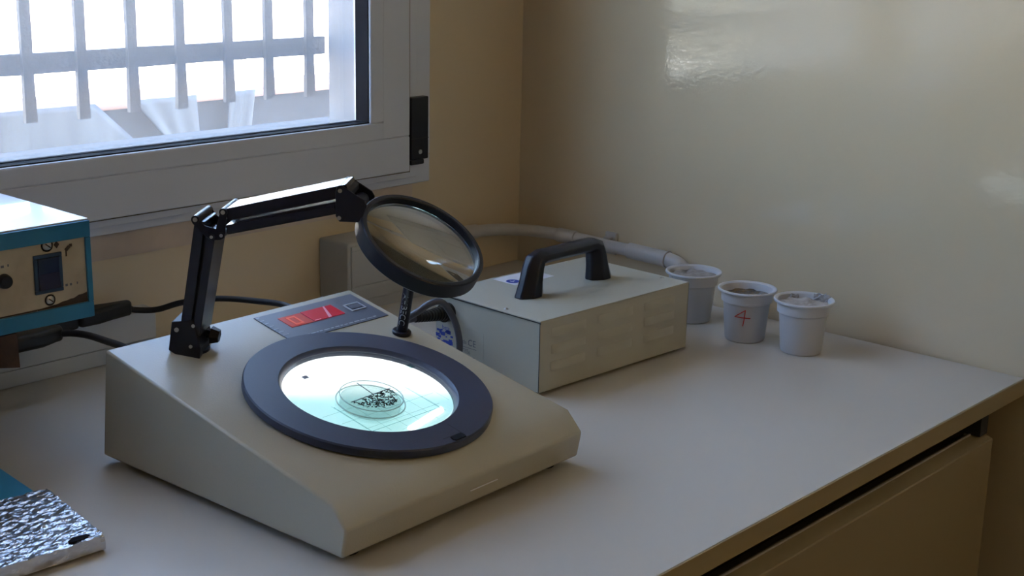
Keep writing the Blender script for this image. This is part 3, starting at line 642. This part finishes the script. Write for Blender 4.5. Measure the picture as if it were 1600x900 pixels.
# ------------------------------------------------------------------ cups
def cup(x, y, label, fill_z, fill_m, rot=0.0, h=0.0585, bump=0.0012, grp='white plastic cups by the right wall'):
    t = thing('plastic_cup', label, 'cup', T(x, y, 0), grp)
    prof = [(0, 0.0012), (0.0195, 0.0012), (0.0205, 0.0), (0.0215, 0.0008), (0.0222, 0.004), (0.0256, h-0.0165), (0.0262, h-0.0150), (0.0280, h-0.0140), (0.0284, h-0.0040), (0.0318, h-0.0030), (0.0326, h-0.0016), (0.0322, h-0.0002), (0.0308, h), (0.0283, h-0.0016), (0.0272, h-0.0050), (0.0268, h-0.0150), (0.0246, h-0.0170), (0.0212, 0.0035), (0, 0.0030)]
    obj('cup_shell', one(lathe, prof, 64), M_CUP, t, smooth=True)
    b = bmesh.new(); nr, ns = 9, 40; rf = (0.0243 if fill_z < h-0.0165 else 0.0264); rows = []
    for i in range(nr+1):
        r = rf*i/nr
        rows.append([b.verts.new((0, 0, fill_z))] if i == 0 else [b.verts.new((r*math.cos(2*PI*k/ns), r*math.sin(2*PI*k/ns), fill_z+bump*noise.noise(Vector((r*math.cos(2*PI*k/ns)*150+x*90, r*math.sin(2*PI*k/ns)*150, 0))))) for k in range(ns)])
    for i in range(1, nr+1):
        for k in range(ns):
            j = (k+1) % ns
            if i == 1: b.faces.new((rows[0][0], rows[1][k], rows[1][j]))
            else: b.faces.new((rows[i-1][k], rows[i][k], rows[i][j], rows[i-1][j]))
    obj('soil', b, fill_m, t, smooth=True)
    return t
c1 = cup(-0.0730, -0.3385, 'white plastic cup filled with pale grey substrate, half hidden behind the grey box', 0.0530, M_ASH, bump=0.0025)
c2 = cup(-0.0935, -0.4250, 'white plastic cup of dark soil marked with a red number 4', 0.0500, M_SOIL, bump=0.0022)
c3 = cup(-0.0890, -0.4940, 'white plastic cup nearest the bench front, with foil scraps on its brown filling', 0.0530, M_SAND, bump=0.0030)
# the red 4, drawn on the cup wall facing the room
ph = math.atan2(CAM.y+0.4250, CAM.x+0.0935)
def wallpt(x, z): r = 0.0222+(z-0.004)*(0.0034/0.038)+0.0003; a = ph+math.asin(x/r); return (r*math.cos(a), r*math.sin(a), z)
def stroke(b, pts):
    path = []
    for (xa, za), (xb, zb) in zip(pts, pts[1:]):
        for k in range(6): path.append(wallpt(xa+(xb-xa)*k/6, za+(zb-za)*k/6))
    path.append(wallpt(*pts[-1])); tube(b, path, 0.00055, 6)
b = bmesh.new(); stroke(b, [(-0.0015, 0.0385), (-0.0120, 0.0305), (0.0052, 0.0298)]); stroke(b, [(-0.0008, 0.0392), (-0.0012, 0.0300), (-0.0026, 0.0205)])
obj('number_mark', b, M_RED, c2)
# foil scraps standing in the third cup and grit at the rim of the first
def scrap(t, x, y, z, w, h_, a, seed):
    b = bmesh.new(); n2 = 6; g = []
    for i in range(n2+1):
        g.append([b.verts.new((w*(i/n2-0.5), 0.0016*noise.noise(Vector((i*0.9, j*0.9, seed))), h_*j/n2*(0.7+0.5*noise.noise(Vector((i*0.8, seed, 3)))))) for j in range(n2+1)])
    for i in range(n2):
        for j in range(n2): b.faces.new((g[i][j], g[i+1][j], g[i+1][j+1], g[i][j+1]))
    apply(b, T(x, y, z) @ Matrix.Rotation(a, 4, 'Z') @ Matrix.Rotation(R(-15), 4, 'X'))
    o = obj('foil_scrap', b, M_FOILD, t); md = o.modifiers.new('thick', 'SOLIDIFY'); md.thickness = 0.0003
scrap(c3, 0.0215, -0.0060, 0.0500, 0.013, 0.0150, R(-70), 1.0); scrap(c3, 0.0205, -0.0150, 0.0510, 0.011, 0.0135, R(-52), 4.0); scrap(c3, 0.0130, 0.0190, 0.0495, 0.010, 0.0110, R(-35), 7.0)
scrap(c1, -0.0235, 0.0130, 0.0520, 0.008, 0.0070, R(40), 9.0)

# ------------------------------------------------------------------ pipe along the walls, socket box, trunking
pp = thing('conduit_pipe', 'grey plastic conduit pipe bending round the corner of the walls above the bench', 'pipe', T(0, 0, 0))
PZ = 0.0490
path = [(-0.21, -0.013, 0.0575), (-0.150, -0.013, 0.0565), (-0.105, -0.013, 0.0555), (-0.080, -0.016, 0.0545), (-0.052, -0.026, 0.0530), (-0.030, -0.045, 0.0515), (-0.018, -0.070, 0.0505), (-0.0135, -0.095, 0.0498), (-0.013, -0.150, 0.0490), (-0.013, -0.225, 0.0480), (-0.013, -0.246, 0.0475)]
obj('pipe', one(tube, smooth_path(path, 8), 0.0078, 20), M_PVC, pp, smooth=True)
for a, b_, r in (((-0.122, -0.013, 0.0558), (-0.096, -0.0133, 0.0553), 0.0092), ((-0.0150, -0.083, 0.0501), (-0.0132, -0.112, 0.0496), 0.0092), ((-0.013, -0.198, 0.0484), (-0.013, -0.256, 0.0474), 0.0098)):
    obj('coupling', one(cyl, a, b_, r, 24), M_PVC, pp, 0.0008, True)
obj('end_ring', one(cyl, (-0.013, -0.2555, 0.0474), (-0.013, -0.2585, 0.0472), 0.0108, 24), M_PVC, pp, 0.0006, True)
obj('end_elbow', one(tube, smooth_path([(-0.013, -0.2580, 0.0472), (-0.013, -0.275, 0.0440), (-0.012, -0.290, 0.0340), (-0.011, -0.296, 0.018), (-0.011, -0.297, 0.001)]), lambda t: 0.0092-0.0015*t, 20), M_PVC, pp, smooth=True)
b = bmesh.new(); bx(b, -0.0135, 0.0, -0.166, -0.157, 0.0565, 0.0592); bx(b, -0.005, 0.0, -0.170, -0.153, 0.036, 0.0640); obj('clip', b, M_PVC, pp, 0.0006)
sk = thing('socket_box', 'grey plastic socket box fixed to the wall below the window, behind the magnifier', 'socket box', T(-0.349, 0, 0))
b = bmesh.new(); bx(b, 0, 0.150, -0.0525, -0.0003, 0.012, 0.0835); obj('case', b, M_SOCK, sk, 0.003, seg=3)
obj('bezel', frame_bm(0.004, 0.146, 0.0265, 0.0800, 0.0050, -0.0545, -0.0526), M_SOCK, sk, 0.0006)
b = bmesh.new(); bx(b, 0.0092, 0.0750, -0.0538, -0.0526, 0.0322, 0.0745); obj('cover_plate', b, M_SOCK, sk, 0.0005)
b = bmesh.new(); bx(b, 0.0765, 0.1405, -0.0538, -0.0526, 0.0322, 0.0745); obj('cover_plate', b, M_SOCK, sk, 0.0005)
obj('base_rail', one(bx, 0.002, 0.148, -0.0500, -0.0003, 0.0003, 0.0118), M_PVC, sk)
tk = thing('cable_trunking', 'pale grey white plastic cable trunking along the bench back, left of the counter', 'trunking', T(-1.0, 0, 0))
obj('base', one(bx, -0.9, 0.412, -0.0230, -0.0004, 0.0003, 0.0165), M_PVCW, tk, 0.0006)
obj('lid', one(bx, -0.9, 0.412, -0.0238, -0.0004, 0.0170, 0.0485), M_PVCW, tk, 0.0012)

# ------------------------------------------------------------------ blue instrument on its rusty stand
IX, IY, IZ = -0.765, -0.200, 0.112
ins = thing('blue_instrument', 'blue framed instrument with stained cream panel and black rocker switch, at left edge', 'instrument', T(IX, IY, IZ))
HI = 0.0845; DI = 0.155; WI = 0.30
b = bmesh.new(); bx(b, -WI, 0, 0, DI, 0, HI-0.0012)
obj('case', b, M_BLUE, ins, 0.0008)
obj('lid', one(bx, -WI, 0.0003, -0.0003, DI, HI-0.0011, HI), M_INSTTOP, ins)
b = bmesh.new(); bx(b, -WI, 0.0, -0.0035, -0.0001, HI-0.0150, HI-0.0012); bx(b, -WI, 0.0, -0.0035, -0.0001, 0.0, 0.0135); bx(b, -0.0048, 0.0, -0.0035, -0.0001, 0.0135, HI-0.0150)
bez = obj('bezel', b, M_BLUE, ins, 0.0007)
pn_ = obj('front_panel', one(bx, -WI, -0.0048, -0.0012, -0.0002, 0.0135, HI-0.0150), M_PANEL, ins)
b = bmesh.new(); top_ = []; bot_ = []
for k in range(25):
    u = k/24; x = -0.0050-0.046*u; zt = 0.0150+0.0070*(1-u)**1.6+0.0016*noise.noise(Vector((u*9, 2.0, 0)))*(1-u)
    top_.append((x, zt)); bot_.append((x, 0.0137))
prism(b, top_+bot_[::-1], 'y', -0.00135, -0.0012)
prism(b, [(-0.30, 0.0137), (-0.052, 0.0137), (-0.050, 0.0150), (-0.12, 0.0146), (-0.30, 0.0149)], 'y', -0.00135, -0.0012)
o = obj('rust_stain', b, M_STAIN, pn_); o['kind'] = 'stuff'
sw = obj('switch_bezel', frame_bm(-0.0525, -0.0270, 0.0275, 0.0605, 0.0032, -0.0030, -0.0012), M_BLUED, ins, 0.0005)
b = bmesh.new(); prism(b, [(-0.0012, 0.0308), (-0.0052, 0.0308), (-0.0030, 0.0440), (-0.0042, 0.0572), (-0.0012, 0.0572)], 'x', -0.0492, -0.0302)
obj('rocker', b, M_NAVY, ins, 0.0005)
for x, z, r in ((-0.0390, 0.0672, 0.0040), (-0.0393, 0.0210, 0.0036)):
    s_ = obj('screw', one(lathe, [(0, 0.0018), (r*0.6, 0.0016), (r, 0.0004), (r, 0), (0, 0)], 20, T(x, -0.0012, z) @ Matrix.Rotation(R(90), 4, 'X')), M_STEEL, ins, smooth=True)
    obj('screw_slot', one(bx, x-r*0.7, x+r*0.7, -0.0032, -0.0028, z-0.0005, z+0.0005, T(x, 0, z) @ Matrix.Rotation(R(40), 4, 'Y') @ T(-x, 0, -z)), M_STAIN, s_)
    obj('washer', one(lathe, [(r*1.35, 0.0003), (r*1.35, 0), (0, 0), (0, 0.0003)], 20, T(x, -0.0012, z) @ Matrix.Rotation(R(90), 4, 'X')), M_STAIN, s_)
obj('lamp_hole', one(prism, [(-0.0330, 0.0668), (-0.0305, 0.0698), (-0.0280, 0.0668), (-0.0305, 0.0635)], 'y', -0.0016, -0.0012), M_STAIN, ins)
obj('fuse_cap', one(lathe, [(0, 0.0058), (0.0048, 0.0056), (0.0056, 0.0040), (0.0062, 0.0), (0, 0)], 24, T(-0.0785, -0.0012, 0.0440) @ Matrix.Rotation(R(90), 4, 'X')), M_BLACK, ins, smooth=True)
b = bmesh.new(); bx(b, -0.0230, -0.0180, -0.0014, -0.0012, 0.0610, 0.0640, T(-0.02, 0, 0.062) @ Matrix.Rotation(R(-40), 4, 'Y') @ T(0.02, 0, -0.062)); bx(b, -0.0228, -0.0215, -0.0014, -0.0012, 0.0555, 0.0620); bx(b, -0.0190, -0.0165, -0.0014, -0.0012, 0.0630, 0.0655)
obj('chipped_mark', b, M_STAIN, pn_)
for x, z, w in ((-0.0830, 0.0548, 0.0030), (-0.0790, 0.0550, 0.0026), (-0.0740, 0.0553, 0.0012), (-0.0235, 0.0300, 0.0022), (-0.0195, 0.0300, 0.0018), (-0.0135, 0.0302, 0.0010)):
    obj('panel_print', one(bx, x-w/2, x+w/2, -0.0014, -0.0012, z, z+0.0020), M_LGREY, pn_)
std = thing('steel_stand', 'dark rusty steel bracket stand holding up the blue instrument', 'stand', T(-0.86, -0.13, 0))
b = bmesh.new(); bx(b, -0.22, 0.026, -0.060, 0.060, 0.1095, 0.1118); obj('top_plate', b, M_RUST, std)
obj('flange', one(prism, [(-0.150, 0.1095), (0.0260, 0.1095), (0.0268, 0.0800), (0.0000, 0.0850), (-0.150, 0.0850)], 'y', -0.0680, -0.0655), M_RUST, std)
obj('flange_lip', one(bx, -0.15, 0.026, -0.0655, -0.060, 0.1075, 0.1095), M_RUST, std)
obj('post', one(bx, -0.16, -0.13, -0.015, 0.015, 0.004, 0.1095), M_RUST, std)
obj('foot_plate', one(bx, -0.22, -0.09, -0.06, 0.06, 0.0, 0.004), M_RUST, std)

# power strip and plugs behind the instrument
ps = thing('power_strip', 'black multi socket power strip lying on the trunking behind the blue instrument', 'power strip', T(-0.77, -0.012, 0.0487))
b = bmesh.new(); bx(b, -0.09, 0.085, -0.028, 0.011, 0.0, 0.0140); obj('housing', b, M_CABLE, ps, 0.003)
for k in range(3): obj('outlet', one(lathe, [(0, 0.0150), (0.012, 0.0150), (0.013, 0.0140), (0, 0.0140)], 20, T(-0.05+0.05*k, -0.008, 0)), M_CABLE, ps)
pg = thing('power_plug', 'black moulded power plug and lead running along the wall behind the counter', 'plug', T(-0.655, -0.03, 0.0487))
b = bmesh.new(); prism(b, [(-0.030, -0.012), (-0.030, 0.012), (-0.008, 0.0125), (0.010, 0.008), (0.030, 0.0055), (0.034, 0.004), (0.034, -0.004), (0.030, -0.0055), (0.010, -0.008), (-0.008, -0.0125)], 'z', 0.0008, 0.0165)
obj('plug_body', b, M_CABLE, pg, 0.004, seg=3, smooth=True)
cp = [(-0.6230, -0.030, 0.0570), (-0.6171, -0.030, 0.0535), (-0.5972, -0.040, 0.0520), (-0.5795, -0.060, 0.0602), (-0.5576, -0.090, 0.0661), (-0.5473, -0.140, 0.0715), (-0.5467, -0.190, 0.0760), (-0.550, -0.225, 0.0680), (-0.553, -0.2480, 0.0600)]
off = Vector((-0.655, -0.03, 0.0487))
obj('lead', one(tube, smooth_path([Vector(p)-off for p in cp], 10), 0.0031, 12), M_CABLE, pg, smooth=True)
pg2 = thing('power_plug', 'second black plug below the instrument with a lead to the left of the counter', 'plug', T(-0.735, -0.058, 0.0487))
b = bmesh.new(); prism(b, [(-0.040, -0.013), (-0.040, 0.013), (-0.006, 0.013), (0.012, 0.006), (0.020, 0.0045), (0.020, -0.0045), (0.012, -0.006), (-0.006, -0.013)], 'z', -0.0005, 0.0150)
obj('plug_body', b, M_CABLE, pg2, 0.004, seg=3, smooth=True)
cp = [(-0.7180, -0.058, 0.0550), (-0.7100, -0.068, 0.0560), (-0.7040, -0.085, 0.0565), (-0.7060, -0.120, 0.0590), (-0.7150, -0.170, 0.0640), (-0.7250, -0.210, 0.0600), (-0.7300, -0.2480, 0.0520)]
off = Vector((-0.735, -0.058, 0.0487))
obj('lead', one(tube, smooth_path([Vector(p)-off for p in cp], 10), 0.0034, 12), M_CABLE, pg2, smooth=True)
pg3 = thing('adapter', 'black adapter block leaning behind the right side of the blue instrument', 'adapter', T(-0.668, -0.012, 0.0487))
b = bmesh.new(); bx(b, -0.014, 0.012, -0.006, 0.011, 0.0, 0.0245); obj('adapter_body', b, M_CABLE, pg3, 0.004, seg=3)

# ------------------------------------------------------------------ foil parcel and blue card, lower left
fp = thing('foil_block', 'flat block wrapped in crumpled aluminium foil at the lower left corner', 'foil block', T(-0.95, -0.35, 0))
bm = bmesh.new(); Q = {'FR': Vector((-0.8840, -0.4000)), 'BR': Vector((-0.8690, -0.2930)), 'BL': Vector((-1.08, -0.2850)), 'FL': Vector((-1.08, -0.3930))}
nx, ny, nz = 180, 100, 10; z0, z1 = 0.0018, 0.0128; cache = {}
def fv(i, j, k):
    if (i, j, k) in cache: return cache[(i, j, k)]
    u, v, w = i/nx, j/ny, k/nz
    p = (Q['FL']*(1-u)+Q['FR']*u)*(1-v)+(Q['BL']*(1-u)+Q['BR']*u)*v
    z = z0+(z1-z0)*w
    q = Vector((p.x*75, p.y*115, z*75))
    n1 = noise.ridged_multi_fractal(q, 1.0, 2.1, 4, 1.0, 2.0, noise_basis='PERLIN_ORIGINAL')
    n2 = noise.noise_vector(q*2.3)
    P = Vector((p.x+0.95, p.y+0.35, z))
    e_ = min(u, 1-u)*0.19/0.004; f_ = min(v, 1-v)*0.108/0.004
    rnd = (1-min(1, e_))*(1-min(1, f_))
    P += n2*0.0008
    if k == nz: P.z += (n1-1.2)*0.0007-0.0025*rnd
    else: P.z += 0.0
    if k == 0: P.z = z0
    cache[(i, j, k)] = bm.verts.new(P); return cache[(i, j, k)]
for i in range(nx):
    for j in range(ny):
        bm.faces.new((fv(i, j, nz), fv(i+1, j, nz), fv(i+1, j+1, nz), fv(i, j+1, nz)))
for i in range(nx):
    for k in range(nz):
        bm.faces.new((fv(i, 0, k), fv(i+1, 0, k), fv(i+1, 0, k+1), fv(i, 0, k+1))); bm.faces.new((fv(i, ny, k), fv(i, ny, k+1), fv(i+1, ny, k+1), fv(i+1, ny, k)))
for j in range(ny):
    for k in range(nz):
        bm.faces.new((fv(nx, j, k), fv(nx, j+1, k), fv(nx, j+1, k+1), fv(nx, j, k+1))); bm.faces.new((fv(0, j, k), fv(0, j, k+1), fv(0, j+1, k+1), fv(0, j+1, k)))
obj('foil_wrap', bm, M_FOIL, fp)
b = bmesh.new(); prism(b, [(-0.0100, 0.0), (-0.0040, 0.0040), (0.0060, 0.0022), (0.0075, -0.0012), (0.0, -0.0035), (-0.008, -0.0025)], 'z', 0.0, 0.0006, T(0.0500, -0.0440, 0.0135))
obj('torn_hole', b, M_GASKET, fp)
bc = one(prism, [(-0.8590, -0.1700), (-0.8686, -0.2960), (-0.8780, -0.3300), (-1.08, -0.3300), (-1.08, -0.1600)], 'z', 0.0, 0.0016)
tag(obj('blue_card', bc, M_BLUECARD), 'flat blue plastic card sticking out from under the foil block', 'card')
